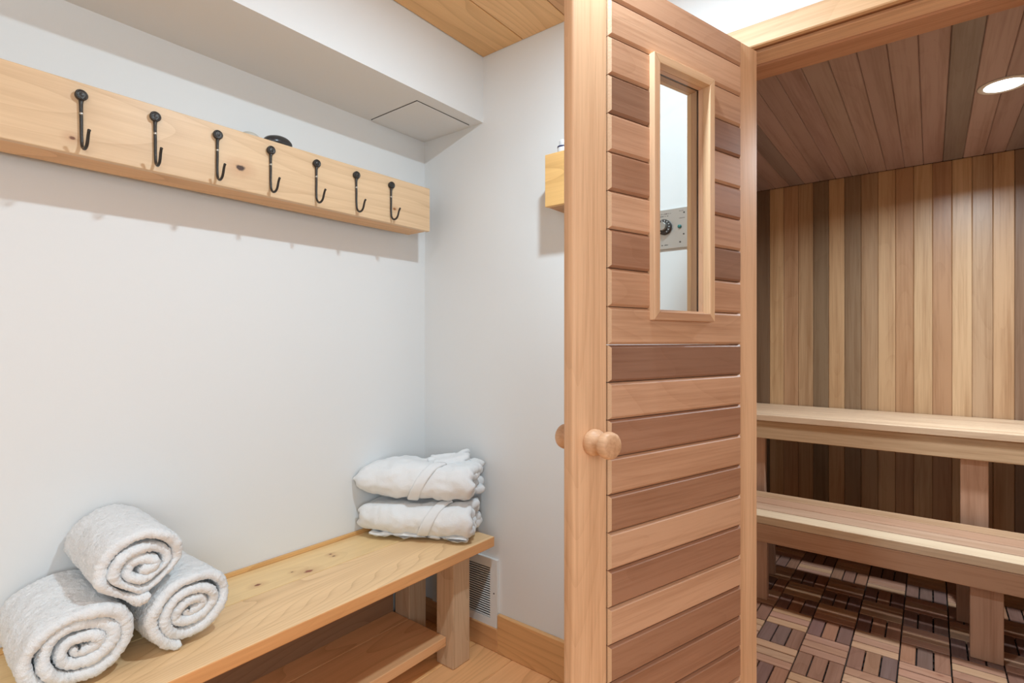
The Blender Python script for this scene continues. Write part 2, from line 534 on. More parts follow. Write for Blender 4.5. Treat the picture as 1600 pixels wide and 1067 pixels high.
def side_planks(name, xs, sgn):
    w = wallbox(name, min(xs, xs + sgn * .07), max(xs, xs + sgn * .07), SY0 - .07, SY1 + .08, 0, SZC + .1, 'dark')
    y = SY0
    while y < SY1 - .002:
        y1 = min(y + .08, SY1)
        d = y1 - y
        bm = bmesh.new(); add_box(bm, -.006, .006, -d / 2 + .0004, d / 2 - .0004, -SZC / 2, SZC / 2, .0028)
        mesh_obj('wall_plank', bm, 'gloss_cedar_z', w, jit(random.choice(tones), .06), loc=(xs - sgn * .006, (y + y1) / 2, SZC / 2))
        y += .08
side_planks('wall_sauna_left', SX0, -1)
side_planks('wall_sauna_right', SX1, 1)
wf = empty('wall_sauna_front', (0, SY0 - .05, 0)); tag(wf, kind='structure')
x = SX0
while x < SX1 - .002:
    x1 = min(x + .08, SX1)
    z0 = 0
    inside = x1 > OX0 - .06 and x < OX1 + .06
    if inside:
        z0 = 2.076
    d = x1 - x
    hgt = SZC - z0
    bm = bmesh.new(); add_box(bm, -d / 2 + .0004, d / 2 - .0004, -.006, .006, -hgt / 2, hgt / 2, .0028)
    mesh_obj('wall_plank', bm, 'gloss_cedar_z', wf, jit(random.choice(tones), .06), loc=((x + x1) / 2, .043, z0 + hgt / 2))
    x += .08
# core behind the front planks
bm = bmesh.new()
add_box(bm, SX0, OX0 - .061, YB + .1135 - (SY0 - .05), .036, 0, SZC)
add_box(bm, OX1 + .061, SX1, YB + .1135 - (SY0 - .05), .036, 0, SZC)
add_box(bm, OX0 - .061, OX1 + .061, YB + .1135 - (SY0 - .05), .036, 2.076, SZC)
mesh_obj('stud_core', bm, 'dark', wf)

cs = wallbox('ceiling_sauna', SX0 - .07, SX1 + .07, SY0 - .08, SY1 + .08, SZC + .012, SZC + .1, 'dark')
ctones = [rgb(159, 135, 131), rgb(164, 139, 136), rgb(139, 123, 122), rgb(167, 141, 137), rgb(160, 135, 131), rgb(167, 141, 139), rgb(165, 143, 137),
          rgb(170, 146, 142), rgb(162, 137, 134), rgb(166, 141, 137), rgb(167, 141, 139), rgb(132, 121, 119), rgb(173, 148, 145), rgb(163, 139, 137), rgb(140, 125, 124)]
CPW = .0805
k = math.floor((SX0 + .836) / CPW)
while -.836 + CPW * k < SX1 - .002:
    x0 = max(-.836 + CPW * k, SX0); x1 = min(-.836 + CPW * (k + 1), SX1)
    col = ctones[k] if 0 <= k < len(ctones) else jit(random.choice(ctones), .05)
    w = x1 - x0
    bm = bmesh.new(); add_box(bm, -w / 2 + .0004, w / 2 - .0004, -(SY1 - SY0) / 2, (SY1 - SY0) / 2, -.006, .006, .0026)
    mesh_obj('ceiling_plank', bm, 'gloss_cedar_y', cs, col, loc=((x0 + x1) / 2, (SY0 + SY1) / 2, SZC + .006))
    k += 1

# sauna floor: slatted deck tiles on a dark screed
fs = wallbox('floor_sauna', SX0, SX1, YB, SY1, -.1, -.004, 'dark')
TZ = .02
BXP, BYP = .152, .159
slat_h = None
def slat_mesh(lx, ly):
    bm = bmesh.new(); add_box(bm, -lx / 2, lx / 2, -ly / 2, ly / 2, -.006, .006, .0016)
    me = bpy.data.meshes.new('slat'); bmesh.ops.recalc_face_normals(bm, faces=bm.faces); bm.to_mesh(me); bm.free()
    return me
sm_h = slat_mesh(BXP - .004, BYP / 3 - .0055)
sm_v = slat_mesh(BXP / 3 - .005, BYP - .004)
sm_h.materials.append(M['post_x']); sm_v.materials.append(M['post_y'])
bm = bmesh.new()
for q in range(7):
    add_box(bm, -BXP + .004, BXP - .004, -BYP + .01 + q * (2 * BYP - .02) / 6 - .004, -BYP + .01 + q * (2 * BYP - .02) / 6 + .004, -.005, .004)
for q in range(7):
    add_box(bm, -BXP + .01 + q * (2 * BXP - .02) / 6 - .004, -BXP + .01 + q * (2 * BXP - .02) / 6 + .004, -BYP + .004, BYP - .004, -.005, .004)
grid_me = bpy.data.meshes.new('tile_grid'); bm.to_mesh(grid_me); bm.free(); grid_me.materials.append(M['black_plastic'])
DK = [rgb(139, 101, 83), rgb(124, 92, 82), rgb(148, 108, 86), rgb(117, 91, 82), rgb(158, 113, 87), rgb(131, 99, 88)]
LT = [rgb(183, 145, 116), rgb(174, 133, 108), rgb(189, 150, 117), rgb(176, 133, 111)]
tx0 = -.549 - BXP * 2          # tile (2 x 2 blocks) grid origin
ty0 = 2.59 - BYP * 4
ix = 0
while tx0 + ix * 2 * BXP < SX1:
    iy = -1
    while ty0 + iy * 2 * BYP < SY1:
        cx = tx0 + (ix + .5) * 2 * BXP; cy = ty0 + (iy + .5) * 2 * BYP
        if cx + BXP > SX1 + .16 or cy + BYP > SY1 + .16 or cy - BYP < SY0 - .32:
            iy += 1; continue
        g = bpy.data.objects.new('deck_tile', grid_me); C.objects.link(g); g.parent = fs; g.location = (cx, cy, TZ - .0165)
        for bxi in (0, 1):
            for byi in (0, 1):
                bx = cx + (bxi - .5) * BXP; by = cy + (byi - .5) * BYP
                if bx - BXP / 2 > SX1 - .02 or by - BYP / 2 > SY1 - .02 or by + BYP / 2 < YB + .12 or bx + BXP / 2 < SX0:
                    continue
                # block holding x in [-.549,-.397], y in [2.431,2.59] has its slats along x
                ci = round((bx + .549 - BXP / 2) / BXP); cj = round((by - 2.59 + BYP / 2) / BYP)
                horiz = (ci + cj) % 2 == 0
                for q in (-1, 0, 1):
                    s = bpy.data.objects.new('slat', sm_h if horiz else sm_v)
                    C.objects.link(s); s.parent = g
                    dx, dy = (0, q * BYP / 3) if horiz else (q * BXP / 3, 0)
                    s.location = (bx + dx - cx, by + dy - cy, .0165 - .006 + random.uniform(-.0006, .0004))
                    s.color = jit(random.choice(LT if horiz else DK), .08)
        iy += 1
    ix += 1

# ------------------------------------------------------------------ sauna benches
ub = tag(empty('sauna_bench', (0, 3.3, 0)), 'upper sauna bench of pale cedar slats against the plank wall', 'bench')
def pb(name, parent, x0, x1, y0, y1, z0, z1, mat, col, bev=.003, seg=2):
    px, py, pz = parent.location
    return box(name, x0 - px, x1 - px, y0 - py, y1 - py, z0 - pz, z1 - pz, mat, parent, col, bev, seg)
UZ = .814
B_TOP = rgb(214, 186, 155)
ys = [3.018 + i * (3.586 - 3.018) / 6 for i in range(7)]
for i in range(6):
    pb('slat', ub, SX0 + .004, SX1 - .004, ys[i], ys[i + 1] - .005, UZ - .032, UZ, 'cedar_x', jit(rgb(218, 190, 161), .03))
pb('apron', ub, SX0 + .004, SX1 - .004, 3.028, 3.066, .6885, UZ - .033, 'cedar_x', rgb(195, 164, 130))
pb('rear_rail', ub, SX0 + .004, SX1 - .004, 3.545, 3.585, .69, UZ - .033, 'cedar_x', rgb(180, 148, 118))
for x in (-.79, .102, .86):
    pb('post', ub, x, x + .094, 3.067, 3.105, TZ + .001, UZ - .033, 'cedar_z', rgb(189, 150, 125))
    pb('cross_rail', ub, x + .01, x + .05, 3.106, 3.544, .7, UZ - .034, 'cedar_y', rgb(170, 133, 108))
lb = tag(empty('sauna_bench', (0, 2.8, 0)), 'lower sauna bench of four cedar slats in front of the upper one', 'bench')
LZ = .415
edges = [(2.58, 2.676), (2.685, 2.783), (2.792, 2.893), (2.902, 3.000)]
lcol = [rgb(221, 198, 168), rgb(196, 162, 136), rgb(192, 152, 125), rgb(196, 160, 127)]
for (a, b_), c in zip(edges, lcol):
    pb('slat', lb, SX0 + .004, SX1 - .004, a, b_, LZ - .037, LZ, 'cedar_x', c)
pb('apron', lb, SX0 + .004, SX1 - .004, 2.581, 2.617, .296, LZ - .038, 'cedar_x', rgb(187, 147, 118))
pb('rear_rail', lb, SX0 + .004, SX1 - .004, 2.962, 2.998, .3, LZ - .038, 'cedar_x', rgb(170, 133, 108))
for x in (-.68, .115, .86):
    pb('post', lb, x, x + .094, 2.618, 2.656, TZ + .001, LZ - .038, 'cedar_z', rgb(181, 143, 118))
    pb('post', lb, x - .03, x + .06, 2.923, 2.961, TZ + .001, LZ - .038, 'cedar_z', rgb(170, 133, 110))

# ------------------------------------------------------------------ downlights
def downlight(x, y, z, watts, col, label, r=.055, group=None, spread=180):
    d = tag(empty('downlight', (x, y, z)), label, 'light', group)
    bm = bmesh.new()
    add_lathe(bm, [(r * 1.06, -.003), (r * 1.18, -.006), (r * 1.36, -.004), (r * 1.42, -.0003), (r * 1.06, -.0003), (r * 1.06, -.003)], 40)
    mesh_obj('trim_ring', bm, 'vent', d, smooth=True)
    bm = bmesh.new()
    add_lathe(bm, [(0, -.0035), (r * 1.05, -.0025), (r * 1.05, -.0005), (0, -.0005)], 40)
    mesh_obj('lens', bm, 'lens', d)
    ld = bpy.data.lights.new('downlight_lamp', 'AREA')
    ld.shape = 'DISK'; ld.size = r * 2; ld.energy = watts; ld.color = col; ld.spread = math.radians(spread)
    lo = bpy.data.objects.new('lamp', ld); C.objects.link(lo)
    lo.parent = d; lo.location = (0, 0, -.008)
    return d
downlight(.212, 2.655, SZC, SAUNA_W, SAUNA_COL, 'round downlight glowing white in the sauna plank ceiling', .054, spread=160)
for i, (x, y, w) in enumerate(ROOM_LIGHTS):
    downlight(x, y, ZC, w, ROOM_COL, ('round pine-ceiling downlight nearest the sauna door', 'added fill downlight in the middle of the pine ceiling', 'added pine-ceiling fill downlight farthest from the sauna door')[i], .045, 'room downlights out of view overhead', spread=180)

# ------------------------------------------------------------------ sauna door (open)
A_D = math.radians(16.65)
du = Vector((math.sin(A_D), math.cos(A_D), 0)); dn = Vector((math.cos(A_D), -math.sin(A_D), 0))
W_D = .666
Pfree = Vector((-.372, 1.55, 0)) - du * W_D
# local axes: x = along the door from free edge to hinge, y = towards its back, z up
door = empty('door_1', Pfree, (0, 0, math.atan2(du.y, du.x)))
tag(door, 'open cedar plank sauna door with tall narrow window and round wooden knobs', 'door', kind='structure')
TH = .032
DZ0, DZ1 = .012, 1.99
ST = .092
def stile(x0, x1, bl, br):
    bm = bmesh.new(); hz = (DZ1 - DZ0) / 2
    add_box(bm, -(x1 - x0) / 2, (x1 - x0) / 2, -TH / 2, TH / 2, -hz, hz)
    for side, b_ in ((-1, bl), (1, br)):
        es = [e for e in bm.edges if abs(e.verts[0].co.z - e.verts[1].co.z) > .1 and all(abs(v.co.x - side * (x1 - x0) / 2) < 1e-5 for v in e.verts)]
        if b_ > 0:
            bmesh.ops.bevel(bm, geom=es, offset=b_, segments=5, affect='EDGES', profile=.5)
    o = mesh_obj('stile', bm, 'cedar_z', door, STILE, loc=((x0 + x1) / 2, TH / 2, (DZ0 + DZ1) / 2))
    smooth_angle(o, 35)
    return o
stile(0, ST, .007, 0)
stile(W_D - .088, W_D, 0, .002)
# window opening in door coordinates
WX0, WX1, WZ0, WZ1 = .239, .423, 1.267, 1.822
lines = [DZ0]
z = 1.193
low = []
while z > DZ0 + .03:
    low.append(z); z -= .0792
lines += sorted(low)
lines += [1.2735, 1.355, 1.437, 1.518, 1.600, 1.681, 1.762, 1.843, 1.922, DZ1 - .001]
PR = .008
def board(x0, x1, z0, z1, col):
    bm = bmesh.new()
    add_box(bm, -(x1 - x0) / 2, (x1 - x0) / 2, -(TH + PR) / 2 + .0, (TH + PR) / 2 - .004, -(z1 - z0) / 2 + .0008, (z1 - z0) / 2 - .0008)
    es = [e for e in bm.edges if all(v.co.y < 0 for v in e.verts)]
    bmesh.ops.bevel(bm, geom=es, offset=.0055, segments=1, affect='EDGES')
    o = mesh_obj('board', bm, 'cedar_x', door, col, loc=((x0 + x1) / 2, (TH + PR) / 2 - PR, (z0 + z1) / 2))
    o.data.materials.append(M['end_grain'])
    for pl in o.data.polygons:
        if pl.normal.x < -.5: pl.material_index = 1
    return o
n = len(lines) - 1
DL, DM, DD, DX = rgb(201, 158, 127), rgb(188, 144, 114), rgb(161, 118, 92), rgb(143, 105, 83)
# from the lowest board upwards
tone_up = {}
seq_down = [DM, DL, (DM, DM), (DX, DX), (DM, DM), (DD, DD), (DL, DM), (DD, DX), (DM, DM)]   # from the top board down to the window foot
# boards under the window, downwards
seq_under = [DL, DX, DL, DD, DM, DD, DL, DD, DL, DD, DD, DD, DM, DL, DD, DM, DL, DD]
for i in range(n):
    z0, z1 = lines[i], lines[i + 1]
    j = n - 1 - i            # index from top
    x0, x1 = ST + .003, W_D - .086
    if z1 <= 1.28:
        u = j - 9
        board(x0, x1, z0, z1, jit(seq_under[u % len(seq_under)], .03))
    elif z0 >= 1.83:
        board(x0, x1, z0, z1, jit(seq_down[j], .03))
    else:
        c = seq_down[j] if j < len(seq_down) else DM
        c = c if isinstance(c, tuple) and isinstance(c[0], tuple) else (c, c)
        board(x0, WX0 - .003, z0, z1, jit(c[0], .03))
        board(WX1 + .003, x1, z0, z1, jit(c[1], .03))
# filler between the boards where the window is cut
# window trim ring on both faces + lining + glass
def trim_ring(yf, yb, w, tag_):
    cols = [rgb(217, 179, 141), rgb(217, 179, 141), rgb(211, 171, 135), rgb(191, 148, 115)]
    # mitred frame pieces
    outer = [(WX0 - w, WZ0 - w), (WX1 + w, WZ0 - w), (WX1 + w, WZ1 + w), (WX0 - w, WZ1 + w)]
    inner = [(WX0, WZ0), (WX1, WZ0), (WX1, WZ1), (WX0, WZ1)]
    for i, ax in ((0, 'x'), (1, 'z'), (2, 'x'), (3, 'z')):
        j = (i + 1) % 4
        cx = (outer[i][0] + outer[j][0]) / 2; cz = (outer[i][1] + outer[j][1]) / 2
        bm = bmesh.new()
        q = [outer[i], outer[j], inner[j], inner[i]]
        f = [bm.verts.new((a - cx, yf, b_ - cz)) for a, b_ in q]
        g = [bm.verts.new((a - cx, yb, b_ - cz)) for a, b_ in q]
        bm.faces.new(f); bm.faces.new(g)
        for a in range(4):
            b2 = (a + 1) % 4
            bm.faces.new((f[a], f[b2], g[b2], g[a]))
        bmesh.ops.bevel(bm, geom=list(bm.edges), offset=.0009, segments=1, affect='EDGES')
        mesh_obj('window_trim', bm, 'cedar_' + ax, door, cols[(i + 3) % 4], loc=(cx, 0, cz))
trim_ring(-.022, -.0012, .0195, 'front')
trim_ring(TH + .001, TH + .013, .0195, 'back')
# lining of the opening (two thirds around the glass line)
def lining(y0, y1, inset, col):
    w = .0028
    for (a, b_, c, d, ax) in ((WX0 - w, WX1 + w, WZ0 - w, WZ0 + inset, 'x'), (WX0 - w, WX1 + w, WZ1 - inset, WZ1 + w, 'x'), (WX0 - w, WX0 + inset, WZ0, WZ1, 'z'), (WX1 - inset, WX1 + w, WZ0, WZ1, 'z')):
        box('window_lining', a, b_, y0, y1, c, d, 'cedar_' + ax, door, col, .0003)
lining(-.0011, .0115, 0.0, rgb(209, 167, 135))
lining(.0175, TH + .0009, 0.0, rgb(185, 145, 114))
lining(.0116, .0174, -.0015, rgb(80, 56, 42))
bm = bmesh.new(); add_box(bm, WX0 - .0008, WX1 + .0008, .0125, .0165, WZ0 - .0008, WZ1 + .0008)
gp = mesh_obj('glass_pane', bm, 'glass', door)
gp['label'] = 'clear glass pane'
# knobs on both faces
kprof = [(0, .0), (.0255, .0), (.0275, .004), (.0275, .011), (.0255, .017), (.0205, .022), (.0185, .0265), (.0195, .031), (.024, .036),
         (.0268, .042), (.0275, .049), (.0262, .0555), (.0235, .059), (.0175, .0605), (0, .061)]
for side in (0, 1):
    bm = bmesh.new()
    M4 = Matrix.Rotation(math.radians(90 if side == 0 else -90), 4, 'X')
    add_lathe(bm, kprof, 40, M4)
    k = mesh_obj('knob', bm, 'cedar_y', door, rgb(211, 169, 133), smooth=True, loc=(.052, 0 if side == 0 else TH, .993))
    smooth_angle(k, 50)
# hinges
for z in (.25, 1.0, 1.75):
    bm = bmesh.new()
    add_tube(bm, [(0, 0, -.04), (0, 0, .04)], .005, 10)
    mesh_obj('hinge', bm, 'steel', door, loc=(W_D + .006, TH + .001, z))

# ------------------------------------------------------------------ coat rack on the left wall
RX = -1.576; RZ0, RZ1 = 1.640, 1.8115; RY0, RY1 = -.75, 1.468
rack = tag(empty('coat_rack', (XL, .36, RZ0)), 'long pine box shelf with seven black hooks on the left wall', 'coat rack')
def rb(name, x0, x1, y0, y1, z0, z1, col, bev=.0012):
    px, py, pz = rack.location
    return box(name, x0 - px, x1 - px, y0 - py, y1 - py, z0 - pz, z1 - pz, 'rail_pine' if name == 'front_board' else 'pine_y', rack, col, bev)
rb('front_board', RX - .02, RX, RY0, RY1, RZ0, RZ1, rgb(224, 192, 154), .0015)
rb('bottom_board', -1.70, RX - .0205, RY0, RY1 - .004, RZ0 + .0015, RZ0 + .021, rgb(224, 176, 124))
rb('top_board', XL + .001, RX - .0205, RY0, RY1 - .004, RZ1 - .022, RZ1 - .002, rgb(224, 180, 128))
hook0 = None
def hook_body():
    bm = bmesh.new()
    # shaft is local to the face: x out of the board, z up, origin at cap centre
    pts = [(.006, 0, -.004), (.0045, 0, -.02), (.0045, 0, -.042), (.005, 0, -.06), (.0045, 0, -.09), (.006, 0, -.108)]
    rad = [.0055, .0040, .0036, .0036, .0034, .0034]
    cx, cz, R0 = .0265, -.108, .0205
    for a in range(1, 11):
        t = math.pi + a / 10 * math.radians(158)
        pts.append((cx + R0 * math.cos(t), 0, cz + R0 * math.sin(t) * 1.05)); rad.append(.0034)
    e = pts[-1]
    pts.append((e[0] + .0045, 0, e[2] + .012)); rad.append(.0033)
    pts.append((e[0] + .0095, 0, e[2] + .021)); rad.append(.0032)
    pts.append((e[0] + .0125, 0, e[2] + .0225)); rad.append(.0036)
    add_tube(bm, pts, rad, 10)
    return bm
def hook_cap():
    bm = bmesh.new()
    Mx = Matrix.Rotation(math.radians(90), 4, 'Y')
    add_lathe(bm, [(0, 0), (.0115, 0), (.0122, .004), (.0128, .010), (.0115, .0125), (.0095, .0118), (.0085, .0105), (.004, .0125), (0, .013)], 20, Mx)
    return bm
hb = hook_body(); hc = hook_cap()
me_h = bpy.data.meshes.new('coat_hook'); bmesh.ops.recalc_face_normals(hb, faces=hb.faces); hb.to_mesh(me_h); hb.free(); me_h.materials.append(M['iron'])
me_c = bpy.data.meshes.new('hook_cap'); bmesh.ops.recalc_face_normals(hc, faces=hc.faces); hc.to_mesh(me_c); hc.free(); me_c.materials.append(M['iron'])
bm = bmesh.new(); add_lathe(bm, [(0, .0092), (.0022, .0090), (.0034, .0080), (.0038, .006), (.0038, .0)], 14, Matrix.Rotation(math.radians(90), 4, 'Y'))
me_s = bpy.data.meshes.new('screw'); bmesh.ops.recalc_face_normals(bm, faces=bm.faces); bm.to_mesh(me_s); bm.free(); me_s.materials.append(M['screw'])
for me in (me_h, me_c, me_s):
    for pl in me.polygons: pl.use_smooth = True
for i in range(7):
    y = .3535 + i * .1527
    h = bpy.data.objects.new('coat_hook', me_h); C.objects.link(h); h.parent = rack
    h.location = (RX - XL + .0002, y - .36, 1.779 - RZ0)
    h.rotation_euler = (math.radians(random.uniform(-1, 1)), 0, math.radians(random.uniform(-4, 4)))
    for nm, me, zz in (('hook_cap', me_c, 0), ('screw', me_s, -.043)):
        c = bpy.data.objects.new(nm, me); C.objects.link(c); c.parent = h; c.location = (0, 0, zz)

def stone(name, mat, loc, r, label, seed):
    bm = bmesh.new()
    bmesh.ops.create_icosphere(bm, subdivisions=4, radius=1)
    for v in bm.verts:
        n_ = noise.noise(v.co * 1.1 + Vector((seed, 0, 0)))
        v.co = Vector((v.co.x * r[0], v.co.y * r[1], v.co.z * r[2])) * (1 + .13 * n_)
    zmin = min(v.co.z for v in bm.verts)
    for v in bm.verts: v.co.z -= zmin
    return tag(mesh_obj(name, bm, mat, smooth=True, loc=loc), label, 'stone')
stone('stone', 'stone_black', (-1.632, .868, RZ1 - .0018), (.028, .045, .0225), 'smooth dark grey oval stone on top of the coat rack', 3.1)
stone('stone', 'stone_white', (-1.655, .79, RZ1 - .0018), (.025, .032, .019), 'pale whitish stone on the coat rack beside the dark one', 9.4)

# ------------------------------------------------------------------ small box shelf on the back wall
SHX0, SHX1, SHY, SHZ0, SHZ1 = -1.018, -.74, 1.470, 1.6515, 1.826
sh = tag(empty('wall_shelf', (-.9, YB, SHZ0)), 'short pine box shelf on the back wall, half hidden by the door', 'shelf')
def sb(name, x0, x1, y0, y1, z0, z1, mat, col):
    return box(name, x0 + .9, x1 + .9, y0 - YB, y1 - YB, z0 - SHZ0, z1 - SHZ0, mat, sh, col, .0012)
sb('front_board', SHX0, SHX1, SHY, SHY + .018, SHZ0, SHZ1, 'pine_x', rgb(232, 186, 120))
sb('bottom_board', SHX0 + .001, SHX1, SHY + .0185, YB - .001, SHZ0 + .001, SHZ0 + .019, 'pine_x', rgb(193, 142, 93))
sb('top_board', SHX0 + .001, SHX1, SHY + .0185, YB - .001, SHZ1 - .02, SHZ1 - .001, 'pine_x', rgb(208, 165, 114))
bt = tag(empty('bottle', (-.974, 1.515, SHZ1 - .0005)), 'small white bottle with dark band on the short shelf', 'bottle')
bm = bmesh.new(); add_lathe(bm, [(0, 0), (.0185, 0), (.0195, .002), (.0195, .028), (.018, .033), (.012, .037), (.012, .04)], 28)
mesh_obj('body', bm, 'bottle', bt, smooth=True)
bm = bmesh.new(); add_lathe(bm, [(.0199, .0262), (.0203, .0266), (.0203, .0312), (.0192, .0318)], 28)
mesh_obj('band', bm, 'bottle_band', bt, smooth=True)
bm = bmesh.new(); add_lathe(bm, [(.013, .036), (.014, .037), (.014, .05), (.012, .053), (0, .0535)], 28)
mesh_obj('cap', bm, 'bottle', bt, smooth=True)

# ------------------------------------------------------------------ sauna control panel on the back wall
cp = tag(empty('control_panel', (-.63, YB, 1.5455)), 'brushed steel control panel with black dial on the white wall', 'control panel')
bm = bmesh.new(); add_box(bm, -.066, .078, -.006, 0, -.061, .061, .0012); mesh_obj('face_plate', bm, 'steel', cp)
Mr = Matrix.Rotation(math.radians(90), 4, 'X')
bm = bmesh.new(); add_lathe(bm, [(0, 0), (.0235, 0), (.0235, .008), (.0225, .0095), (.014, .0098), (0, .0098)], 36, Mr)
dial = mesh_obj('dial', bm, 'dial_black', cp, loc=(-.016, -.006, .007)); smooth_angle(dial, 40)
bm = bmesh.new(); add_lathe(bm, [(0, .0098), (.0125, .0098), (.0125, .022), (.0115, .024), (0, .024)], 30, Mr)
k = mesh_obj('dial_grip', bm, 'screw', dial); smooth_angle(k, 40)
bm = bmesh.new()
for a in range(12):
    t = math.radians(-150 + a * 27)
    c, s_ = math.sin(t), math.cos(t)
    r = bmesh.ops.create_cube(bm, size=1)
    for v in r['verts']:
        v.co = Vector((v.co.x * .0016, v.co.y * .0006, v.co.z * .004))
        v.co = Matrix.Rotation(t, 3, 'Y') @ v.co + Vector((.0185 * c, -.0099, .0185 * s_))
mesh_obj('dial_marks', bm, 'white_print', dial)
bm = bmesh.new(); add_lathe(bm, [(0, 0), (.0058, 0), (.0058, .003), (.004, .0052), (0, .006)], 24, Mr)
mesh_obj('indicator_lamp', bm, 'teal', cp, smooth=True, loc=(.0315, -.006, .0035))
for (px_, pz_) in ((.033, -.043), (.044, -.02), (.045, .045), (-.056, .05), (-.056, -.05)):
    bm = bmesh.new(); add_lathe(bm, [(0, .0), (.0026, 0), (.0024, .001), (0, .0014)], 14, Mr)
    mesh_obj('screw', bm, 'dark_print', cp, smooth=True, loc=(px_, -.006, pz_))
bm = bmesh.new()
random.seed(3)
def glyphs(x0, x1, z, h):
    x = x0
    while x < x1:
        w = random.uniform(.0012, .0026)
        if random.random() < .82:
            add_box(bm, x, x + w, -.0062, -.0058, z, z + h * random.uniform(.7, 1))
        x += w + .0008
glyphs(-.034, .004, .046, .0035); glyphs(-.03, -.004, .0395, .0028); glyphs(-.028, -.006, -.05, .0034); glyphs(.03, .046, .028, .002); glyphs(.03, .042, .05, .002)
tag(mesh_obj('printed_lettering', bm, 'dark_print', cp), kind='stuff')

# ------------------------------------------------------------------ pine bench along the left wall
bn = tag(empty('bench', (-1.52, .4, 0)), 'rustic pine plank bench along the left wall with lower shelf', 'bench')
def bb(name, x0, x1, y0, y1, z0, z1, mat, col, bev=.003, seg=2):
    px, py, pz = bn.location
    return box(name, x0 - px, x1 - px, y0 - py, y1 - py, z0, z1, mat, bn, col, bev, seg)
BTZ = .46; BY0, BY1 = -.75, 1.543
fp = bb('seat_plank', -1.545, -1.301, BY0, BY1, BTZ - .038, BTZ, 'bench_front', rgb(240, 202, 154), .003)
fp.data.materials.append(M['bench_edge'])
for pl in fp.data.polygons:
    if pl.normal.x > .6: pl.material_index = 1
bb('seat_plank', XL + .002, -1.5475, BY0, BY1, BTZ - .038, BTZ - .0003, 'bench_rear', rgb(242, 208, 154), .002)
bb('back_strip', XL + .0005, XL + .012, BY0, BY1, BTZ, BTZ + .0135, 'pine_y', rgb(226, 178, 118), .002)
for y in (1.388, -.66):
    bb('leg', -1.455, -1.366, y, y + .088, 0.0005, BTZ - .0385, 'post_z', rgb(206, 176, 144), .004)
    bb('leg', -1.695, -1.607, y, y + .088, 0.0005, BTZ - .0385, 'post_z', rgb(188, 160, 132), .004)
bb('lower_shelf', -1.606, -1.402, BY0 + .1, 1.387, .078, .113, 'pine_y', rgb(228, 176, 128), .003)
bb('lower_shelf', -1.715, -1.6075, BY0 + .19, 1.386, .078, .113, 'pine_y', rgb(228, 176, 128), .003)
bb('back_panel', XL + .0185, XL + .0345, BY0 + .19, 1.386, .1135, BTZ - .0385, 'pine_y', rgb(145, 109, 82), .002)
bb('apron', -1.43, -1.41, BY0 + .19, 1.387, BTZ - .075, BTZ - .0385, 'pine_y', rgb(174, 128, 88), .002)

# ------------------------------------------------------------------ wall vent under the bench end
vt = tag(empty('wall_vent', (-1.495, YB, .222)), 'white louvred wall vent behind the bench leg', 'vent')
bm = bmesh.new()
vw, vh = .18, .131
for (a, b_, c, d) in ((-vw, vw, vh - .035, vh), (-vw, vw, -vh, -vh + .03), (-vw, -vw + .036, -vh + .03, vh - .035), (vw - .036, vw, -vh + .03, vh - .035)):
    add_box(bm, a, b_, -.012, 0, c, d, .0)
mesh_obj('frame', bm, 'vent', vt)
bm = bmesh.new()
add_box(bm, -vw + .036, vw - .036, -.002, 0, -vh + .03, vh - .035)
mesh_obj('duct', bm, 'duct', vt)
bm = bmesh.new()
nsl = 22
for i in range(nsl):
    z = -vh + .034 + i * (2 * vh - .069) / (nsl - 1)
    r = bmesh.ops.create_cube(bm, size=1)
    for v in r['verts']:
        v.co = Vector((v.co.x * (2 * vw - .074), v.co.y * .0088, v.co.z * .003))
        v.co = Matrix.Rotation(math.radians(-38), 3, 'X') @ v.co + Vector((0, -.0075, z))
tag(mesh_obj('louvres', bm, 'vent', vt), kind='stuff')
bm = bmesh.new(); add_lathe(bm, [(0, .0), (.003, 0), (.0028, .001), (0, .0016)], 12, Mr)
mesh_obj('screw', bm, 'dark_print', vt, loc=(vw - .016, -.012, .0))

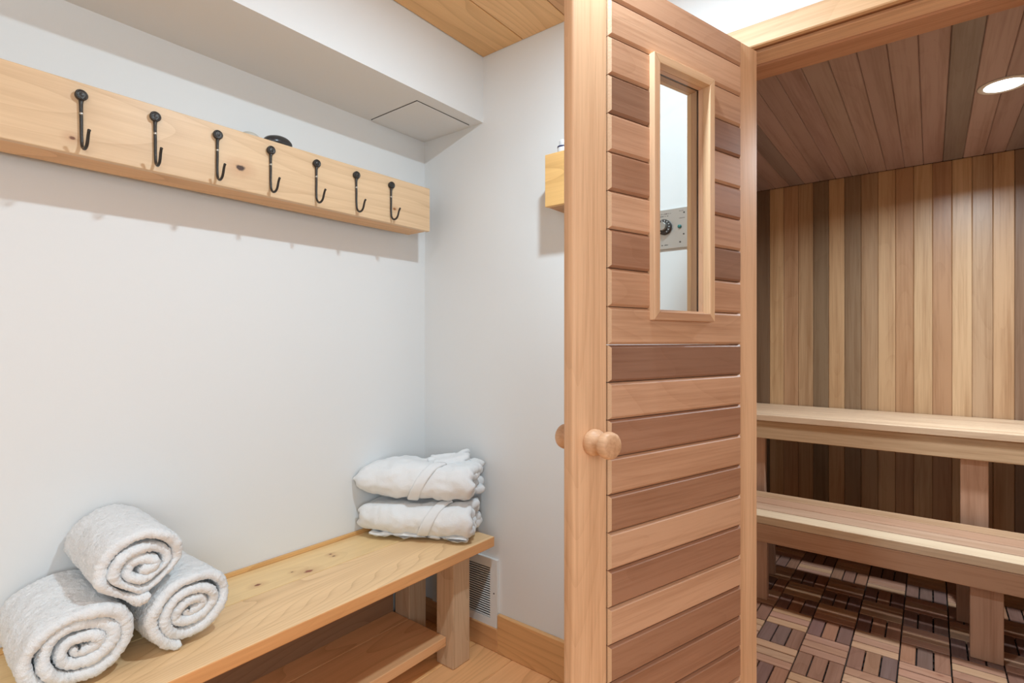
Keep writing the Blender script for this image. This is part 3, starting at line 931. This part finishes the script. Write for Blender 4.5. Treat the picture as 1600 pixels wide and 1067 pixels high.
# ------------------------------------------------------------------ terry cloth: rolled towels and folded robes
def sheet_mesh(path, th, a0, a1, na, frame, fluff=.0011, wrinkle=.003, seed=0.0, edge_jit=.004, taper_end=True, post=None, fsc=190.0):
    """Thick soft sheet following a 2-D path (p,q), swept along axis a. frame(a,p,q)->Vector."""
    n = len(path)
    ends = 7
    bm = bmesh.new()
    rings = []
    for i in range(n):
        p = Vector(path[i]); A = Vector(path[max(i - 1, 0)]); B = Vector(path[min(i + 1, n - 1)])
        t = (B - A).normalized(); nn = Vector((-t.y, t.x))
        h = th(i / (n - 1)) if callable(th) else th
        if taper_end:
            e = min(i, n - 1 - i)
            if e < 4: h *= math.sqrt(max(.02, 1 - ((4 - e) / 4) ** 2))
        s = i / (n - 1)
        j0 = edge_jit * noise.noise(Vector((seed, s * 14, 1.3))) * 2
        j1 = edge_jit * noise.noise(Vector((seed, s * 14, 7.7))) * 2
        lo, hi = a0 + j0 + h, a1 + j1 - h
        cs_ = []
        for k in range(na + 1):
            cs_.append((lo + (hi - lo) * k / na, h))
        for k in range(1, ends):
            t_ = math.pi / 2 - math.pi * k / ends
            cs_.append((hi + h * math.cos(t_), h * math.sin(t_)))
        for k in range(na + 1):
            cs_.append((hi + (lo - hi) * k / na, -h))
        for k in range(1, ends):
            t_ = -math.pi / 2 - math.pi * k / ends
            cs_.append((lo + h * math.cos(t_), h * math.sin(t_)))
        ring = []
        for (a, o) in cs_:
            q = p + nn * o
            v3 = frame(a, q.x, q.y)
            ring.append(bm.verts.new(v3))
        rings.append(ring)
    m = len(rings[0])
    for i in range(n - 1):
        for k in range(m):
            k2 = (k + 1) % m
            bm.faces.new((rings[i][k], rings[i][k2], rings[i + 1][k2], rings[i + 1][k]))
    bm.faces.new(rings[0]); bm.faces.new(list(reversed(rings[-1])))
    bmesh.ops.recalc_face_normals(bm, faces=bm.faces)
    bm.normal_update()
    sv = Vector((seed * 3.1, seed * 1.7, seed))
    for v in bm.verts:
        c = v.co
        d = wrinkle * noise.noise(c * 17 + sv) + wrinkle * .5 * noise.noise(c * 42 + sv)
        d += fluff * noise.noise(c * fsc + sv) + fluff * .9 * noise.noise(c * fsc * 2.1 + sv)
        v.co = c + v.normal * d
    if post:
        for v in bm.verts:
            v.co = post(v.co)
    return bm


def roll_path(turns, r0, pitch, start, sq, step=.0032, dirn=1, wob=0.0, seed=0):
    pts = []
    th = 0.0
    while th < turns * 2 * math.pi:
        r = r0 + pitch * th / (2 * math.pi)
        r *= 1 + wob * noise.noise(Vector((seed, th * .7, 0)))
        a = start + dirn * th
        pts.append((r * math.cos(a), r * math.sin(a) * sq * (.52 + .48 * min(1.0, r / .07))))
        th += step / max(r, .012)
    return pts


def towel(name, loc, axis_ang, L, turns, r0, pitch, start, sq, tilt, label, seed, dirn=1, length_off=0):
    path = roll_path(turns, r0, pitch, start, sq, dirn=dirn, wob=.13, seed=seed)
    bm = sheet_mesh(path, pitch * .47, -L / 2, L / 2, 84, lambda a, p, q: Vector((a, p, q)), seed=seed, wrinkle=.0035, edge_jit=.006, fluff=.0026, fsc=230.0)
    R_ = Matrix.Rotation(tilt, 3, 'X')
    zmin = 1e9
    for v in bm.verts:
        v.co = R_ @ v.co
        zmin = min(zmin, v.co.z)
    o = mesh_obj(name, bm, 'terry', smooth=True)
    o.location = loc
    o.rotation_euler = (0, 0, axis_ang)
    return tag(o, label, 'towel', 'rolled white towels on the pine bench'), zmin

ta, za = towel('rolled_towel', (0, 0, 0), math.radians(-1), .29, 3.25, .010, .0268, 2.6, .84, math.radians(8), 'rolled white towel lowest left of the stack, nearest the camera', 2.0)
ta.location = (-1.562, .328, BTZ - za + .0004)
tb_, zb_ = towel('rolled_towel', (0, 0, 0), math.radians(2), .29, 3.2, .010, .0262, 2.95, .86, math.radians(14), 'rolled white towel lowest right of the stack, on the bare bench', 5.0)
tb_.location = (-1.556, .532, BTZ - zb_ + .0004)
tc_, zc_ = towel('rolled_towel', (0, 0, 0), math.radians(-2), .30, 3.2, .010, .0256, 3.75, .93, math.radians(0), 'rolled white towel lying on top of the other two rolls', 8.0)
tc_.location = (-1.565, .442, .683)
# the top roll sinks softly into the valley: its layers are squeezed where they press on the rolls below
bpy.context.view_layer.update()
def polar_profile(o):
    c0 = o.location
    R_ = [0.0] * 72
    for v in o.data.vertices:
        w = o.matrix_world @ v.co
        dy, dz = w.y - c0.y, w.z - c0.z
        i_ = int((math.degrees(math.atan2(dz, dy)) % 360) / 5) % 72
        R_[i_] = max(R_[i_], math.hypot(dy, dz))
    return [max(R_[i_ - 1], R_[i_], R_[(i_ + 1) % 72]) for i_ in range(72)]
mw = tc_.matrix_world.copy(); mi = mw.inverted()
for low in (ta, tb_):
    R_ = polar_profile(low); c0 = low.location
    D_ = .05
    rel = []
    for v in tc_.data.vertices:
        w = mw @ v.co
        dy, dz = w.y - c0.y, w.z - c0.z
        f_ = (math.degrees(math.atan2(dz, dy)) % 360) / 5 - .5
        i_ = math.floor(f_); t_ = f_ - i_
        rb_ = R_[i_ % 72] * (1 - t_) + R_[(i_ + 1) % 72] * t_
        rel.append((v, w, dy, dz, math.hypot(dy, dz), rb_))
    pen = max(0.0, max(r_[5] - r_[4] for r_ in rel)) + .0015
    for v, w, dy, dz, rho, rb_ in rel:
        d_ = rho - rb_
        if d_ < D_:
            nd_ = .0015 + (d_ + pen) * (D_ - .0015) / (D_ + pen)
            k_ = (rb_ + nd_) / rho
            w.y = c0.y + dy * k_; w.z = c0.z + dz * k_
            v.co = mi @ w

# robes: nested U folds
def u_path(depth, height, z0, lead, step=.0045, lean=0.0):
    r = height / 2
    pts = []
    x = depth
    while x > r:
        pts.append((x, z0)); x -= step
    nA = max(8, int(math.pi * r / step))
    for i in range(nA + 1):
        t = -math.pi / 2 - math.pi * i / nA
        pts.append((r + r * 1.0 * math.cos(t), z0 + r + r * math.sin(t)))
    x = r
    while x < depth - lead:
        pts.append((x, z0 + height)); x += step
    return pts

RA = math.atan2(.163, .298)
def robe(label, org, L, depth, height, seed, ang, taper, belt_u, sag):
    e = tag(empty('folded_robe', org, (0, 0, ang)), label, 'robe', 'folded white robes on the pine bench')
    def post(c):
        u = c.x / L            # 0 left .. 1 right
        # left end tapers and rounds, right end stays full
        k = max(0.0, min(1.0, u / .32))
        k = math.sin(k * math.pi / 2) ** .7
        f = taper + (1 - taper) * k
        z = c.z * f + (1 - f) * height * .42
        y = c.y * (.38 + .62 * k) + (1 - k) * .02
        z += .010 * noise.noise(Vector((u * 2.3 + seed, c.y * 6, 0))) * (c.z / height)
        z += sag * (u - .5) * (c.z / height)
        return Vector((c.x, y, z))
    th = height * .155
    bm = sheet_mesh(u_path(depth, height - 2 * th, th, .0), th, 0, L, 70, lambda a, p, q: Vector((a, p, q)), fluff=.0008, wrinkle=.0085, seed=seed, edge_jit=.012, post=post)
    zlow = min(v.co.z for v in bm.verts)
    e.location.z -= zlow - .0005
    mesh_obj('body', bm, 'terry', e, smooth=True)
    h2 = height - 4.05 * th
    bm = sheet_mesh(u_path(depth - .012, h2 * .96 - 0 * th, th * 2.02 + (h2 * .04) / 2, .0), min(th, h2 * .5) * .98, .012, L - .006, 60, lambda a, p, q: Vector((a, p + .02, q)), fluff=.0008, wrinkle=.006, seed=seed + 4, edge_jit=.012, post=post)
    mesh_obj('inner_fold', bm, 'terry', e, smooth=True)
    # belt strip laid over the front fold
    outer = u_path(depth * .72, height - 2 * th + .004, th - .002, .0)
    full = []
    for (p, q) in outer:
        full.append((p, q))
    # offset outwards by th
    pts = []
    n_ = len(full)
    for i in range(n_):
        A = Vector(full[max(i - 1, 0)]); B = Vector(full[min(i + 1, n_ - 1)])
        t = (B - A).normalized(); nn = Vector((t.y, -t.x))
        P_ = Vector(full[i])
        pts.append((P_.x - 0, P_.y) if False else tuple(P_ + Vector((-t.y, t.x)) * -(th + .003)))
    # determine outward side
    c_ = Vector((depth * .4, height / 2))
    if (Vector(pts[len(pts) // 2]) - c_).length < (Vector(full[len(full) // 2]) - c_).length:
        pts = [tuple(2 * Vector(f) - Vector(p_)) for f, p_ in zip(full, pts)]
    i0 = int(len(pts) * belt_u[2]); i1 = int(len(pts) * belt_u[3])
    sub = pts[i0:i1]
    m_ = len(sub)
    bw = .044
    bm = bmesh.new(); rows = []
    for i, (p_, q_) in enumerate(sub):
        s = i / (m_ - 1)
        uc = belt_u[0] + (belt_u[1] - belt_u[0]) * (s ** 1.5)
        row = []
        for k in range(13):
            w_ = (k / 12 - .5) * bw
            off = .0035 * math.sqrt(max(0, 1 - (2 * k / 12 - 1) ** 4))
            A = Vector(sub[max(i - 1, 0)]); B = Vector(sub[min(i + 1, m_ - 1)])
            t = (B - A).normalized(); nn = Vector((-t.y, t.x))
            if nn.dot(Vector((p_, q_)) - c_) < 0: nn = -nn
            row.append((uc + w_, p_ + nn.x * off, q_ + nn.y * off, p_ - nn.x * .006, q_ - nn.y * .006))
        rows.append(row)
    top = [[bm.verts.new((a, b_, c)) for (a, b_, c, d, e_) in r] for r in rows]
    bot = [[bm.verts.new((a, d, e_)) for (a, b_, c, d, e_) in r] for r in rows]
    for i in range(m_ - 1):
        for k in range(12):
            bm.faces.new((top[i][k], top[i][k + 1], top[i + 1][k + 1], top[i + 1][k]))
            bm.faces.new((bot[i][k], bot[i + 1][k], bot[i + 1][k + 1], bot[i][k + 1]))
        bm.faces.new((top[i][0], top[i + 1][0], bot[i + 1][0], bot[i][0]))
        bm.faces.new((top[i][12], bot[i][12], bot[i + 1][12], top[i + 1][12]))
    for i in (0, m_ - 1):
        for k in range(12):
            q4 = (top[i][k], top[i][k + 1], bot[i][k + 1], bot[i][k])
            bm.faces.new(q4 if i else tuple(reversed(q4)))
    sv = Vector((seed * 3.1, seed * 1.7, seed))
    bmesh.ops.recalc_face_normals(bm, faces=bm.faces); bm.normal_update()
    for v in bm.verts:
        v.co = post(v.co + v.normal * (.0012 * noise.noise(v.co * 160)))
    mesh_obj('belt', bm, 'terry', e, smooth=True)
    return e, post

r1, post1 = robe('folded white bathrobe at the bottom of the pair, resting on the bench', (-1.69, 1.203, BTZ), .44, .17, .114, 3.3, RA, .62, (.23, .34, .16, .74), .004)
r2, post2 = robe('folded white bathrobe lying on top of the other folded robe', (-1.708, 1.20, BTZ + .121), .465, .172, .128, 6.1, RA, .45, (.20, .33, .10, .74), .0)

# ruffled hem showing under the lower robe, folded collar on top of the upper one
def flat_path(d, step=.005):
    n_ = int(d / step)
    return [(i * step, .0) for i in range(n_ + 1)]
bm = sheet_mesh(flat_path(.15), .0085, 0, .36, 70, lambda a, p, q: Vector((a, p, q)), fluff=.0008, wrinkle=.016, seed=11.0, edge_jit=.014)
zl = min(v.co.z for v in bm.verts)
r1.location.z += .014
r2.location.z = r1.location.z + .1295
mesh_obj('hem', bm, 'terry', r1, smooth=True, loc=(.055, .002, -.014 - zl + (BTZ - (r1.location.z - .014))))
bm = sheet_mesh(u_path(.085, .022, .0, .0), .0085, 0, .13, 40, lambda a, p, q: Vector((a, p, q)), fluff=.0008, wrinkle=.008, seed=14.0, edge_jit=.016)
mesh_obj('collar', bm, 'terry', r2, smooth=True, loc=(.305, .055, .109), rot=(math.radians(4), math.radians(-6), math.radians(24)))
